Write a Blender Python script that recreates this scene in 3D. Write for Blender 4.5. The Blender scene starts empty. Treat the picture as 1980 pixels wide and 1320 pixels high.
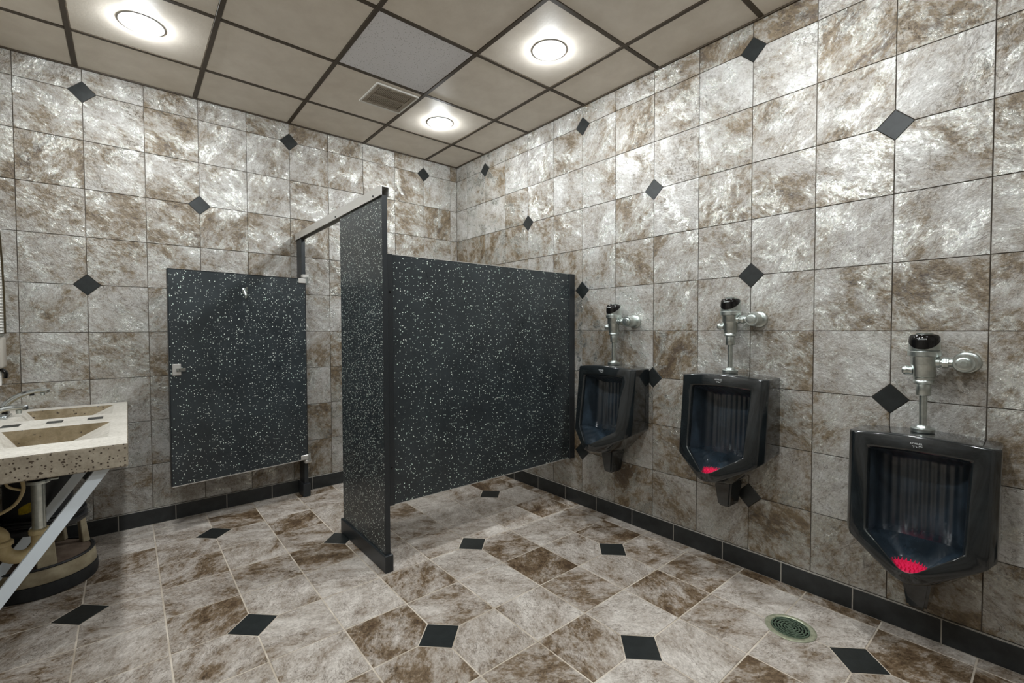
import bpy, bmesh, math, random
from mathutils import Vector, Matrix, Quaternion
PI = math.pi
random.seed(7)
S = bpy.context.scene
COL = S.collection

# ------------------------------------------------------------------ camera
cam = bpy.data.cameras.new('camera')
cam.sensor_width = 36.0
cam.lens = 885.38 / 1980 * 36
cam.clip_start = 0.05
CAM = bpy.data.objects.new('camera', cam)
COL.objects.link(CAM)
yaw, pit, rol = 0.6990, -0.0266, -0.0028
_f = Vector((math.sin(yaw) * math.cos(pit), math.cos(yaw) * math.cos(pit), math.sin(pit)))
_r0 = Vector((math.cos(yaw), -math.sin(yaw), 0))
_u0 = _r0.cross(_f)
_r = math.cos(rol) * _r0 + math.sin(rol) * _u0
_u = -math.sin(rol) * _r0 + math.cos(rol) * _u0
M = Matrix((_r, _u, -_f)).transposed().to_4x4()
M.translation = Vector((-2.5442, -3.8762, 1.2972))
CAM.matrix_world = M
S.camera = CAM

# ------------------------------------------------------------------ world, exposure, lamp strength
W = bpy.data.worlds.new('world')
S.world = W
W.use_nodes = True
W.node_tree.nodes['Background'].inputs[0].default_value = (0.5, 0.5, 0.5, 1)
W.node_tree.nodes['Background'].inputs[1].default_value = 0.0      # closed room
S.view_settings.view_transform = 'Standard'
S.view_settings.look = 'None'
S.view_settings.gamma = 1
S.view_settings.use_curve_mapping = False
S.view_settings.exposure = 0.98
LAMP = 170.0                      # emission of every downlight lens
LAMP_COL = (0.955, 1.0, 1.02)

# ------------------------------------------------------------------ room dimensions (metres)
XL, YF, ZC = -3.13, -5.60, 2.90    # left wall, front wall (behind the camera), ceiling

# ------------------------------------------------------------------ helpers
def tag(o, label, cat, group=None):
    o['label'] = label; o['category'] = cat
    if group: o['group'] = group
    return o
def struct(o):
    o['kind'] = 'structure'; return o
def thing(name, label, cat, loc=(0, 0, 0), rz=0.0, group=None):
    o = bpy.data.objects.new(name, None); COL.objects.link(o)
    o.empty_display_size = 0.05
    o.location = loc; o.rotation_euler = (0, 0, rz)
    return tag(o, label, cat, group)
def obj(name, bm, m=None, parent=None, smooth=None):
    me = bpy.data.meshes.new(name)
    bm.normal_update(); bm.to_mesh(me); bm.free()
    if m: me.materials.append(m)
    if smooth is not None:
        for p in me.polygons: p.use_smooth = True
        if smooth < 180: me.set_sharp_from_angle(angle=math.radians(smooth))
    o = bpy.data.objects.new(name, me); COL.objects.link(o)
    if parent: o.parent = parent
    return o
def box(bm, x0, x1, y0, y1, z0, z1, bev=0.0, seg=1):
    r = bmesh.ops.create_cube(bm, size=1)
    vs = r['verts']
    bmesh.ops.scale(bm, vec=(abs(x1 - x0), abs(y1 - y0), abs(z1 - z0)), verts=vs)
    bmesh.ops.translate(bm, vec=((x0 + x1) / 2, (y0 + y1) / 2, (z0 + z1) / 2), verts=vs)
    if bev:
        es = list({e for v in vs for e in v.link_edges})
        bmesh.ops.bevel(bm, geom=es, offset=bev, segments=seg, affect='EDGES', profile=0.5)
    return vs
def B(*a, **k):
    bm = bmesh.new(); box(bm, *a, **k); return bm
def lathe(bm, prof, n=28, mat=None, cap0=True, cap1=True):
    """prof: list of (r, h) turned round local z; mat places it."""
    rings = []
    for r, h in prof:
        if r < 1e-6: rings.append([bm.verts.new((0, 0, h))])
        else: rings.append([bm.verts.new((r * math.cos(2 * PI * i / n), r * math.sin(2 * PI * i / n), h)) for i in range(n)])
    for a, b in zip(rings, rings[1:]):
        for i in range(n):
            j = (i + 1) % n
            if len(a) == 1 and len(b) == 1: continue
            if len(a) == 1: bm.faces.new((a[0], b[j], b[i]))
            elif len(b) == 1: bm.faces.new((a[i], a[j], b[0]))
            else: bm.faces.new((a[i], a[j], b[j], b[i]))
    if cap0 and len(rings[0]) > 1: bm.faces.new(list(reversed(rings[0])))
    if cap1 and len(rings[-1]) > 1: bm.faces.new(rings[-1])
    vs = [v for r in rings for v in r]
    if mat is not None: bmesh.ops.transform(bm, matrix=mat, verts=vs)
    bmesh.ops.recalc_face_normals(bm, faces=list({f for v in vs for f in v.link_faces}))
    return vs
def along(p, d):
    """matrix that puts local z along d at p"""
    q = Vector(d).normalized().to_track_quat('Z', 'Y')
    m = q.to_matrix().to_4x4(); m.translation = Vector(p); return m
def spline(pts, n=8):
    pts = [Vector(p) for p in pts]; out = []
    for i in range(len(pts) - 1):
        p0 = pts[max(i - 1, 0)]; p1 = pts[i]; p2 = pts[i + 1]; p3 = pts[min(i + 2, len(pts) - 1)]
        for k in range(n):
            t = k / n
            out.append(0.5 * ((2 * p1) + (p2 - p0) * t + (2 * p0 - 5 * p1 + 4 * p2 - p3) * t * t + (3 * p1 - p0 - 3 * p2 + p3) * t ** 3))
    out.append(pts[-1]); return out
def tube(bm, pts, rad, n=12, sx=1.0, up=None):
    """sweep a circle (or ellipse: sx widens it sideways) along pts; rad may be a list"""
    pts = [Vector(p) for p in pts]; rings = []
    side = None
    for i, p in enumerate(pts):
        t = (pts[min(i + 1, len(pts) - 1)] - pts[max(i - 1, 0)]).normalized()
        if side is None:
            a = Vector(up) if up else (Vector((0, 0, 1)) if abs(t.z) < .9 else Vector((1, 0, 0)))
            side = t.cross(a).normalized()
        side = (side - t * side.dot(t)).normalized()
        nn = side.cross(t)
        r = rad[i] if isinstance(rad, (list, tuple)) else rad
        rings.append([bm.verts.new(p + side * (r * sx * math.cos(2 * PI * k / n)) + nn * (r * math.sin(2 * PI * k / n))) for k in range(n)])
    for a, b in zip(rings, rings[1:]):
        for k in range(n):
            bm.faces.new((a[k], a[(k + 1) % n], b[(k + 1) % n], b[k]))
    bm.faces.new(list(reversed(rings[0]))); bm.faces.new(rings[-1])
    bmesh.ops.recalc_face_normals(bm, faces=list({f for r in rings for v in r for f in v.link_faces}))
def prism(bm, poly, z0, z1, mat=None, bev=0.0):
    a = [bm.verts.new((p[0], p[1], z0)) for p in poly]; b = [bm.verts.new((p[0], p[1], z1)) for p in poly]
    n = len(poly)
    fs = [bm.faces.new(list(reversed(a))), bm.faces.new(b)]
    for i in range(n): fs.append(bm.faces.new((a[i], a[(i + 1) % n], b[(i + 1) % n], b[i])))
    bmesh.ops.recalc_face_normals(bm, faces=fs)
    if bev:
        bmesh.ops.bevel(bm, geom=list({e for v in a + b for e in v.link_edges}), offset=bev, segments=1, affect='EDGES')
    if mat is not None: bmesh.ops.transform(bm, matrix=mat, verts=list(bm.verts))
    return bm
def copy_tree(o, parent=None):
    c = o.copy(); COL.objects.link(c)
    if parent is not None: c.parent = parent
    for k in list(o.children): copy_tree(k, c)
    return c
def lettering(name, text, size, m, parent, mat):
    cu = bpy.data.curves.new(name, 'FONT'); cu.body = text; cu.size = size
    cu.align_x = 'CENTER'; cu.align_y = 'CENTER'; cu.extrude = 0.0004; cu.resolution_u = 2
    t = bpy.data.objects.new(name, cu); COL.objects.link(t)
    dg = bpy.context.evaluated_depsgraph_get()
    me = bpy.data.meshes.new_from_object(t.evaluated_get(dg))
    bpy.data.objects.remove(t); bpy.data.curves.remove(cu)
    me.materials.clear(); me.materials.append(m)
    o = bpy.data.objects.new(name, me); COL.objects.link(o)
    o.parent = parent; o.matrix_local = mat
    return o

# ------------------------------------------------------------------ materials
def srgb(r, g, b):
    f = lambda c: (c / 255 / 12.92) if c <= 10 else ((c / 255 + .055) / 1.055) ** 2.4
    return (f(r), f(g), f(b), 1)
class N:
    """small node-tree builder"""
    def __init__(s, name):
        s.m = bpy.data.materials.new(name); s.m.use_nodes = True
        s.t = s.m.node_tree; s.t.nodes.clear()
        s.out = s.t.nodes.new('ShaderNodeOutputMaterial')
    def n(s, typ, **kw):
        x = s.t.nodes.new('ShaderNode' + typ)
        for k, v in kw.items(): setattr(x, k, v)
        return x
    def put(s, sock, v):
        if hasattr(v, 'is_linked') or isinstance(v, bpy.types.NodeSocket): s.t.links.new(v, sock)
        else: sock.default_value = v
    def math(s, op, a, b=0.0, c=None, clamp=False):
        x = s.n('Math', operation=op); x.use_clamp = clamp
        s.put(x.inputs[0], a); s.put(x.inputs[1], b)
        if c is not None: s.put(x.inputs[2], c)
        return x.outputs[0]
    def vec(s, op, a, b):
        x = s.n('VectorMath', operation=op); s.put(x.inputs[0], a); s.put(x.inputs[1], b); return x.outputs[0]
    def noise(s, vec, scale, detail=4, rough=.55, dist=0.0):
        x = s.n('TexNoise'); s.put(x.inputs['Vector'], vec)
        x.inputs['Scale'].default_value = scale; x.inputs['Detail'].default_value = detail
        x.inputs['Roughness'].default_value = rough; x.inputs['Distortion'].default_value = dist
        return x.outputs[0]
    def ramp(s, fac, stops):
        x = s.n('ValToRGB'); s.put(x.inputs[0], fac)
        e = x.color_ramp.elements
        while len(e) < len(stops): e.new(0.5)
        for el, (p, c) in zip(e, stops):
            el.position = p; el.color = c if len(c) == 4 else (*c, 1)
        return x.outputs[0]
    def rng(s, v, a, b, c=0.0, d=1.0):
        x = s.n('MapRange'); x.clamp = True
        s.put(x.inputs[0], v)
        for i, k in enumerate((a, b, c, d)): x.inputs[i + 1].default_value = k
        return x.outputs[0]
    def mix(s, fac, a, b, blend='MIX'):
        x = s.n('Mix', data_type='RGBA', blend_type=blend)
        s.put(x.inputs[0], fac); s.put(x.inputs[6], a); s.put(x.inputs[7], b); return x.outputs[2]
    def bump(s, h, strength, dist):
        x = s.n('Bump'); x.inputs['Strength'].default_value = strength; x.inputs['Distance'].default_value = dist
        s.put(x.inputs['Height'], h); return x.outputs[0]
    def pbr(s, col, rough=.5, metal=0.0, normal=None, spec=.5, coat=0.0, coat_rough=.05):
        p = s.n('BsdfPrincipled')
        s.put(p.inputs['Base Color'], col); s.put(p.inputs['Roughness'], rough); s.put(p.inputs['Metallic'], metal)
        s.put(p.inputs['Specular IOR Level'], spec); s.put(p.inputs['Coat Weight'], coat)
        p.inputs['Coat Roughness'].default_value = coat_rough
        if normal is not None: s.put(p.inputs['Normal'], normal)
        s.t.links.new(p.outputs[0], s.out.inputs[0]); return s.m
    def obj(s): return s.n('TexCoord').outputs['Object']

def stone(name, stops, rough, metal, gloss_spec, bump_s, shift=.22, streak=1.8, sc=5.0):
    k = N(name)
    rnd = k.n('ObjectInfo').outputs['Random']
    q = k.math('MULTIPLY', k.math('FLOOR', k.math('MULTIPLY', rnd, 4.0)), PI / 2)
    q = k.math('ADD', q, 0.55)
    vr = k.n('VectorRotate', rotation_type='Z_AXIS')
    k.put(vr.inputs['Vector'], k.obj()); k.put(vr.inputs['Angle'], q)
    comb = k.n('CombineXYZ')
    k.put(comb.inputs[0], k.math('MULTIPLY', rnd, 93.0)); k.put(comb.inputs[1], k.math('MULTIPLY', rnd, 57.0)); k.put(comb.inputs[2], k.math('MULTIPLY', rnd, 31.0))
    v0 = k.vec('ADD', vr.outputs[0], comb.outputs[0])
    v = k.vec('MULTIPLY', v0, (1.0, streak, 1.0))
    a = k.noise(v, sc, 10, .68, .35)
    b = k.noise(v, sc * 5.5, 9, .76, .5)
    fac = k.math('ADD', k.math('MULTIPLY', a, .62), k.math('MULTIPLY', b, .38))
    wn = k.n('TexWhiteNoise', noise_dimensions='1D'); k.put(wn.inputs['W'], k.math('MULTIPLY', rnd, 77.7))
    fac = k.math('ADD', fac, k.math('MULTIPLY', k.math('SUBTRACT', wn.outputs['Value'], .5), shift))
    col = k.ramp(fac, stops)
    fine = k.noise(v, 90, 4, .6)
    col = k.mix(.55, col, k.ramp(fine, [(.3, (.45, .43, .40)), (.62, (1, 1, 1))]), 'MULTIPLY')
    vein = k.rng(k.noise(k.vec('ADD', v, (2.0, 9.0, 4.0)), sc * 9, 8, .8, 1.0), .36, .46)
    vein = k.math('MAXIMUM', vein, k.rng(a, .42, .60))
    col = k.mix(1.0, col, k.mix(vein, srgb(150, 132, 108), (1, 1, 1, 1)), 'MULTIPLY')
    crack = k.math('ABSOLUTE', k.math('SUBTRACT', k.noise(k.vec('ADD', v, (5.0, 1.0, 8.0)), sc * 2.4, 7, .62, 1.6), .5))
    crack = k.math('MAXIMUM', k.rng(crack, .0, .016), k.rng(k.noise(v, sc * .8, 3), .44, .56))
    col = k.mix(1.0, col, k.mix(crack, srgb(140, 128, 112), (1, 1, 1, 1)), 'MULTIPLY')
    mask = k.rng(k.noise(k.vec('ADD', v, (7.0, 3.0, 1.0)), sc * 1.25, 10, .78, .35), .49, .575)
    mask = k.math('MULTIPLY', mask, k.rng(k.noise(v, 48, 6, .7, .4), .38, .50, .25, 1.0))
    h1 = k.noise(v, 20, 9, .68, 1.1)
    h2 = k.noise(v, 75, 5, .65, .6)
    h = k.math('ADD', h1, k.math('MULTIPLY', h2, .7))
    if metal:                                              # crystalline lustre lies in pale flakes
        col = k.mix(k.math('MULTIPLY', mask, .5), col, srgb(226, 230, 226))
    h = k.math('ADD', h, k.math('MULTIPLY', crack, .25))
    nrm = k.bump(h, bump_s, .014)
    rg = k.math('SUBTRACT', rough[0], k.math('MULTIPLY', mask, rough[0] - rough[1]))
    return k.pbr(col, rg, k.math('MULTIPLY', mask, metal), nrm, gloss_spec)

M_WALL = stone('wall_slate_glaze', [(.34, srgb(78, 60, 38)), (.43, srgb(122, 104, 76)), (.48, srgb(157, 149, 137)), (.56, srgb(180, 176, 170)), (.69, srgb(208, 207, 204))],
               (.42, .25), .85, .9, .42, shift=.12, streak=1.3, sc=4.8)
M_FLOOR = stone('floor_slate', [(.345, srgb(80, 60, 40)), (.425, srgb(124, 104, 80)), (.475, srgb(166, 154, 141)), (.55, srgb(194, 185, 176)), (.66, srgb(224, 217, 209))],
                (.55, .42), 0.0, .4, .35, shift=.14, streak=1.5, sc=5.5)
def plain(name, col, rough=.5, metal=0.0, spec=.5, coat=0.0, nb=None, var=None):
    k = N(name); c = col
    if var:
        c = k.mix(k.rng(k.noise(k.obj(), var[0], 6, .6), .35, .68), col, var[1])
    nrm = k.bump(k.noise(k.obj(), nb[0], 5), nb[1], nb[2]) if nb else None
    return k.pbr(c, rough, metal, nrm, spec, coat)
M_BLACKTILE = plain('black_glazed_tile', srgb(30, 33, 33), .32, 0, .5, nb=(45, .12, .004), var=(25, srgb(40, 44, 44)))
M_BASE = plain('black_baseboard_tile', srgb(30, 32, 33), .38, 0, .5, nb=(40, .1, .004), var=(18, srgb(44, 47, 48)))
M_GROUTW = plain('wall_grout', srgb(96, 88, 78), .9, nb=(200, .3, .002))
M_GROUTF = plain('floor_grout', srgb(214, 204, 190), .9, nb=(200, .3, .002), var=(6, srgb(170, 156, 138)))
M_GROUTB = plain('baseboard_grout', srgb(160, 155, 146), .9)
M_CEIL = plain('ceiling_panel_taupe', srgb(234, 226, 214), .5, 0, .4, nb=(70, .15, .003), var=(7, srgb(222, 213, 200)))
def speckled_panel():
    k = N('ceiling_panel_fissured'); v = k.obj()
    d = k.n('TexVoronoi'); k.put(d.inputs['Vector'], v); d.inputs['Scale'].default_value = 95
    hole = k.rng(d.outputs['Distance'], .10, .24)
    col = k.mix(hole, srgb(140, 138, 136), srgb(236, 236, 240))
    return k.pbr(col, .9, 0, k.bump(hole, .4, .003), .2)
M_CEILW = speckled_panel()
M_GRID = plain('brown_ceiling_grid', srgb(72, 62, 50), .5, 0, .4)
M_ALU = plain('satin_aluminium', srgb(214, 212, 208), .34, .6, .5, nb=(120, .05, .002))
M_CHROME = plain('chrome', srgb(206, 212, 214), .14, 1.0, nb=(30, .03, .002))
M_CHROMED = plain('dulled_chrome', srgb(218, 225, 222), .30, 1.0, nb=(60, .10, .003), var=(40, srgb(190, 198, 195)))
M_BLACKPLASTIC = plain('black_gloss_plastic', srgb(14, 13, 13), .1, 0, .5)
M_BLACKPAINT = plain('charcoal_trim', srgb(38, 42, 45), .38, 0, .5, nb=(120, .06, .002))
M_RUBBER = plain('black_rubber', srgb(34, 36, 38), .55, 0, .4, var=(20, srgb(48, 50, 52)))
M_WHITE = plain('white_print', srgb(225, 228, 228), .5)
M_TRIMW = plain('white_enamel', srgb(226, 224, 218), .4)
M_RING = plain('grey_lamp_ring', srgb(190, 188, 184), .5)
M_CREAM = plain('cream_paint', srgb(184, 174, 148), .5, 0, .4, var=(12, srgb(140, 128, 104)))
M_CREAMP = plain('aged_cream_plastic', srgb(214, 198, 156), .42, 0, .4, var=(18, srgb(180, 160, 116)))
M_DUST = plain('dusty_brown_top', srgb(128, 112, 98), .8, 0, .3, var=(16, srgb(98, 82, 70)))
M_YELLOW = plain('yellow_sticker', srgb(196, 172, 40), .6, var=(60, srgb(150, 130, 30)))
M_MOTOR = plain('dark_motor_housing', srgb(40, 42, 45), .4, 0, .5, var=(9, srgb(58, 60, 63)))
M_STEELBAR = plain('pale_painted_steel', srgb(222, 232, 240), .38, .0, .5, nb=(60, .04, .002))
M_VENT = plain('dusty_vent_enamel', srgb(186, 177, 164), .6, 0, .4, var=(20, srgb(146, 133, 116)))
M_DARK = plain('painted_shade', srgb(12, 12, 11), .9, 0, .1)  # plain black standing in for the shade inside openings
M_PATINA = plain('patinated_brass', srgb(120, 138, 118), .42, .55, .5, var=(60, srgb(78, 96, 80)))
M_BRIGHTBRASS = plain('worn_pale_brass', srgb(204, 206, 182), .35, .6, .5, var=(50, srgb(160, 164, 136)))
M_RED = plain('red_deodorant_rubber', srgb(224, 28, 80), .5, 0, .4)
M_GLASS = plain('mirror_glass', srgb(210, 214, 214), .03, 1.0)
M_MIRRORTRIM = plain('dark_bronze_trim', srgb(70, 60, 40), .4, .4)
def porcelain(ribs):
    k = N('black_ribbed_porcelain' if ribs else 'black_porcelain')
    nrm = None
    if ribs:
        sx = k.n('SeparateXYZ'); k.put(sx.inputs[0], k.obj())
        s = k.math('SINE', k.math('ADD', k.math('MULTIPLY', sx.outputs[1], 230.0), k.math('MULTIPLY', k.noise(k.obj(), 2, 0), 2.0)))
        upper = k.rng(sx.outputs[2], -.43, -.36)
        nrm = k.bump(k.math('MULTIPLY', s, upper), .6, .003)
    mottle = k.rng(k.noise(k.obj(), 9, 6, .6), .45, .75)
    c = k.mix(mottle, srgb(34, 44, 52), srgb(58, 74, 88)) if ribs else k.mix(mottle, srgb(24, 28, 30), srgb(38, 44, 47))  # bowl inside gets a paler bluish colour standing in for reflections
    return k.pbr(c, .13 if not ribs else k.math('ADD', k.math('MULTIPLY', upper, .24), .17), 0, nrm, 1.0 if ribs else .6, .6 if not ribs else .25, .04)
M_PORC = porcelain(False); M_PORCR = porcelain(True)
def confetti(name, base):
    k = N(name); v = k.obj()
    cols = []
    tot = None
    for sc, rad, th, off in ((64, .20, .50, .37), (100, .21, .70, 5.21)):
        d = k.n('TexVoronoi'); k.put(d.inputs['Vector'], k.vec('ADD', v, (off, off, off))); d.inputs['Scale'].default_value = sc
        sep = k.n('SeparateColor'); k.put(sep.inputs[0], d.outputs['Color'])
        m = k.math('MULTIPLY', k.math('LESS_THAN', d.outputs['Distance'], rad), k.math('GREATER_THAN', sep.outputs[0], th))
        tot = m if tot is None else k.math('MAXIMUM', tot, m)
        hue = sep.outputs[1]
    # flakes come in loose clusters
    dens = k.rng(k.noise(v, 5, 3), .30, .46)
    tot = k.math('MULTIPLY', tot, k.math('GREATER_THAN', k.math('ADD', dens, k.math('MULTIPLY', hue, .9)), .55))
    fleck = k.mix(hue, srgb(248, 250, 242), srgb(200, 226, 214))
    bc = k.mix(k.rng(k.noise(v, 3.5, 5, .6), .35, .7), base, srgb(56, 63, 66))
    return k.pbr(k.mix(tot, bc, fleck), k.rng(k.noise(v, 7, 5), .3, .7, .27, .36), 0, None, .5)
M_CONF = confetti('charcoal_confetti_laminate', srgb(42, 47, 50))
def concrete(name, pits, a, b):
    k = N(name); v = k.obj()
    base = k.mix(k.rng(k.noise(v, 7, 8, .65), .32, .68), a, b)
    base = k.mix(.5, base, k.ramp(k.noise(v, 70, 5, .65), [(.3, (.5, .48, .44)), (.6, (1, 1, 1))]), 'MULTIPLY')
    d = k.n('TexVoronoi'); k.put(d.inputs['Vector'], k.vec('ADD', k.vec('MULTIPLY', k.vec('ADD', v, (3.1, .37, .21)), (1.0, 1.0, 1.5)), k.math('MULTIPLY', k.noise(v, 60, 2), .012))); d.inputs['Scale'].default_value = 40
    sep = k.n('SeparateColor'); k.put(sep.inputs[0], d.outputs['Color'])
    rad = k.math('MULTIPLY', k.math('POWER', sep.outputs[1], 1.3), .36)
    pit = k.math('MULTIPLY', k.math('LESS_THAN', d.outputs['Distance'], rad), k.math('GREATER_THAN', sep.outputs[0], 1 - pits))
    d2 = k.n('TexVoronoi'); k.put(d2.inputs['Vector'], k.vec('ADD', v, (.7, 1.9, .4))); d2.inputs['Scale'].default_value = 85
    s2 = k.n('SeparateColor'); k.put(s2.inputs[0], d2.outputs['Color'])
    p2 = k.math('MULTIPLY', k.math('LESS_THAN', d2.outputs['Distance'], .30), k.math('GREATER_THAN', s2.outputs[0], 1 - pits * .75))
    pit = k.math('MAXIMUM', pit, p2)
    col = k.mix(pit, base, srgb(70, 58, 46))
    return k.pbr(col, .6, 0, k.bump(k.math('ADD', k.math('MULTIPLY', k.noise(v, 60, 6), .4), k.math('MULTIPLY', pit, -1.0)), .5, .004), .4)
M_CONC = concrete('cast_concrete_pitted', .80, srgb(174, 165, 148), srgb(142, 132, 116))
M_CONCT = concrete('cast_concrete_pale_top', .0, srgb(228, 223, 214), srgb(204, 198, 187))  # paler, unpitted tone for the top faces and most basin sides
M_BASIN = concrete('cast_concrete_stained_basin', .15, srgb(170, 156, 130), srgb(120, 104, 76))
def lens():
    k = N('lit_lens'); e = k.n('Emission'); e.inputs[0].default_value = (*LAMP_COL, 1); e.inputs[1].default_value = LAMP
    k.t.links.new(e.outputs[0], k.out.inputs[0]); return k.m
M_LENS = lens()

# ------------------------------------------------------------------ tiled surfaces
MESH = {}
def clip(poly, n, c):
    """keep the side n.p <= c"""
    out = []
    for i in range(len(poly)):
        a, b = poly[i], poly[(i + 1) % len(poly)]
        da = n[0] * a[0] + n[1] * a[1] - c; db = n[0] * b[0] + n[1] * b[1] - c
        if da <= 1e-9: out.append(a)
        if (da < -1e-9 and db > 1e-9) or (da > 1e-9 and db < -1e-9):
            t = da / (da - db); out.append((a[0] + (b[0] - a[0]) * t, a[1] + (b[1] - a[1]) * t))
    return out
def inset(poly, d):
    n = len(poly); out = []
    for i in range(n):
        p0, p1, p2 = Vector(poly[i - 1]), Vector(poly[i]), Vector(poly[(i + 1) % n])
        e1 = (p1 - p0).normalized(); e2 = (p2 - p1).normalized()
        n1 = Vector((-e1.y, e1.x)); n2 = Vector((-e2.y, e2.x))
        k = n1 + n2; l = max(k.dot(n1), .2)
        out.append(tuple(p1 + k * (d / l)))
    return out
def clean(poly):
    out = []
    for p in poly:
        if not out or (Vector(p) - Vector(out[-1])).length > 1e-4: out.append(p)
    if len(out) > 1 and (Vector(out[0]) - Vector(out[-1])).length < 1e-4: out.pop()
    return out
def area(p): return sum(p[i][0] * p[(i + 1) % len(p)][1] - p[(i + 1) % len(p)][0] * p[i][1] for i in range(len(p))) / 2
def piece(name, poly, O, U, V, Nn, th, m, parent, bev=.0008, lift=0.0):
    """one tile: flat polygon (u, v) of thickness th whose face lies in the plane O, U, V"""
    poly = clean(poly)
    if len(poly) < 3 or area(poly) < 1.2e-4: return None
    xs = [p[0] for p in poly]; ys = [p[1] for p in poly]
    c = ((min(xs) + max(xs)) / 2, (min(ys) + max(ys)) / 2)
    loc = [(p[0] - c[0], p[1] - c[1]) for p in poly]
    key = (m.name, round(th, 4), tuple((round(a, 4), round(b, 4)) for a, b in loc))
    me = MESH.get(key)
    if me is None:
        bm = bmesh.new(); top = inset(loc, bev)
        a = [bm.verts.new((*p, -th)) for p in loc]; b = [bm.verts.new((*p, -bev)) for p in loc]; t = [bm.verts.new((*p, 0)) for p in top]
        n = len(loc)
        for i in range(n):
            j = (i + 1) % n
            bm.faces.new((a[i], a[j], b[j], b[i])); bm.faces.new((b[i], b[j], t[j], t[i]))
        bm.faces.new(t); bm.faces.new(list(reversed(a)))
        bm.normal_update()
        me = bpy.data.meshes.new(name); bm.to_mesh(me); bm.free(); me.materials.append(m); MESH[key] = me
    o = bpy.data.objects.new(name, me); COL.objects.link(o)
    mw = Matrix((U, V, Nn)).transposed().to_4x4(); mw.translation = O + U * c[0] + V * c[1] + Nn * lift
    o.parent = parent; o.matrix_local = parent.matrix_local.inverted() @ mw
    return o
def tiled(parent, O, U, V, Nn, us, vs, lim, diamonds, hd, joint, th, m, name='tile'):
    O, U, V, Nn = Vector(O), Vector(U), Vector(V), Vector(Nn)
    u0, u1, v0, v1 = lim; j = joint / 2
    rr = random.Random(len(us) * 31 + len(vs))
    for a, b in zip(us, us[1:]):
        for c, d in zip(vs, vs[1:]):
            A, B_, C, D = max(a, u0), min(b, u1), max(c, v0), min(d, v1)
            if B_ - A < .02 or D - C < .02: continue
            poly = [(A + j, C + j), (B_ - j, C + j), (B_ - j, D - j), (A + j, D - j)]
            for (p, q) in diamonds:
                for s in (-1, 1):
                    for t in (-1, 1):
                        # cut away the corner that the diamond covers
                        if abs((A + B_) / 2 - p) < (b - a) and abs((C + D) / 2 - q) < (d - c) and s * ((A + B_) / 2 - p) > 0 and t * ((C + D) / 2 - q) > 0:
                            poly = clip(poly, (-s, -t), -(s * p + t * q) - hd - joint * .7)
            piece(name, poly, O, U, V, Nn, th, m, parent, lift=rr.uniform(-.0006, .0004))
    for (p, q) in diamonds:
        h = hd - joint * .35
        poly = [(p + h, q), (p, q + h), (p - h, q), (p, q - h)]
        poly = clip(poly, (-1, 0), -u0 - j); poly = clip(poly, (1, 0), u1 - j); poly = clip(poly, (0, -1), -v0 - j); poly = clip(poly, (0, 1), v1 - j)
        if len(poly) >= 3: piece('accent_tile', poly, O, U, V, Nn, th, M_BLACKTILE, parent)

TH = .005
P_W = .2946
Z0 = 1.2851                                            # the grout line at eye height
ZB = .104                                              # top of the black base tiles
zs = [Z0 + .2949 * r for r in range(-4, 6)] + [ZC + .1]
# --- walls (grout beds), each with its tiles as children
wall_back = struct(obj('wall_back', B(XL - .12, .12, TH, .12, -.1, ZC + .12), M_GROUTW))
wall_right = struct(obj('wall_right', B(TH, .12, YF, TH, -.1, ZC + .12), M_GROUTW))
wall_left = struct(obj('wall_left', B(XL - .12, XL - TH, YF, TH, -.1, ZC + .12), M_GROUTW))
wall_front = struct(obj('wall_front', B(XL - .12, .12, YF - .12, YF, -.1, ZC + .12), M_GROUTW))
floor = struct(obj('floor', B(XL - TH, TH, YF, TH, -.1, -.0016), M_GROUTF))
ceiling = struct(obj('ceiling', B(XL - TH, TH, YF, TH, ZC + .03, ZC + .12), M_CEIL))
# back wall: u = +x
xb = [-3.022 + P_W * j for j in range(-1, 12)]
dB = [(xb[j + 1], Z0 + .2949 * r) for j in range(0, 11) for r in range(-3, 6) if j % 2 == 1 and (r - 5 - 2 * ((j - 1) // 2)) % 4 == 0]
tiled(wall_back, (0, 0, 0), (1, 0, 0), (0, 0, 1), (0, -1, 0), xb, zs, (XL, 0, ZB, ZC), dB, .0645, .0035, TH, M_WALL)
# right wall: u = -y (so that u x v = -x)
yr = [3.7074 - .2944 * k for k in range(13, -8, -1)]
dR = [(3.7074 - .2944 * k, Z0 + .2949 * r) for k in range(-7, 13) for r in range(-3, 6) if k % 2 == 1 and (r - 3 - 2 * ((k - 1) // 2)) % 4 == 0]
tiled(wall_right, (0, 0, 0), (0, -1, 0), (0, 0, 1), (-1, 0, 0), yr, zs, (0, -YF, ZB, ZC), dR, .0645, .0035, TH, M_WALL)
# left wall (just outside the frame)
yl = [-.2944 * k for k in range(20, -1, -1)]
tiled(wall_left, (XL, 0, 0), (0, 1, 0), (0, 0, 1), (1, 0, 0), yl, zs, (YF, 0, ZB, ZC), [], .0645, .0035, TH, M_WALL)
# front wall behind the camera
tiled(wall_front, (0, YF + TH, 0), (-1, 0, 0), (0, 0, 1), (0, 1, 0), [.2946 * k for k in range(0, 12)], zs, (0, -XL, ZB, ZC), [], .0645, .0035, TH, M_WALL)
# floor
PX, PY = .2942, .2972
xf = [-.377 + PX * k for k in range(-10, 3)]
yf = [-.4296 + PY * k for k in range(-18, 3)]
dF = [(-.377 - PX * i, -.4296 - PY * j) for i in range(0, 10, 2) for j in range(0, 18) if (j - (2 if i % 4 == 0 else 0)) % 4 == 0 and j % 2 == 0]
tiled(floor, (0, 0, 0), (1, 0, 0), (0, 1, 0), (0, 0, 1), xf, yf, (XL, 0, YF, 0), dF, .10, .0065, .0016, M_FLOOR)

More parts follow.
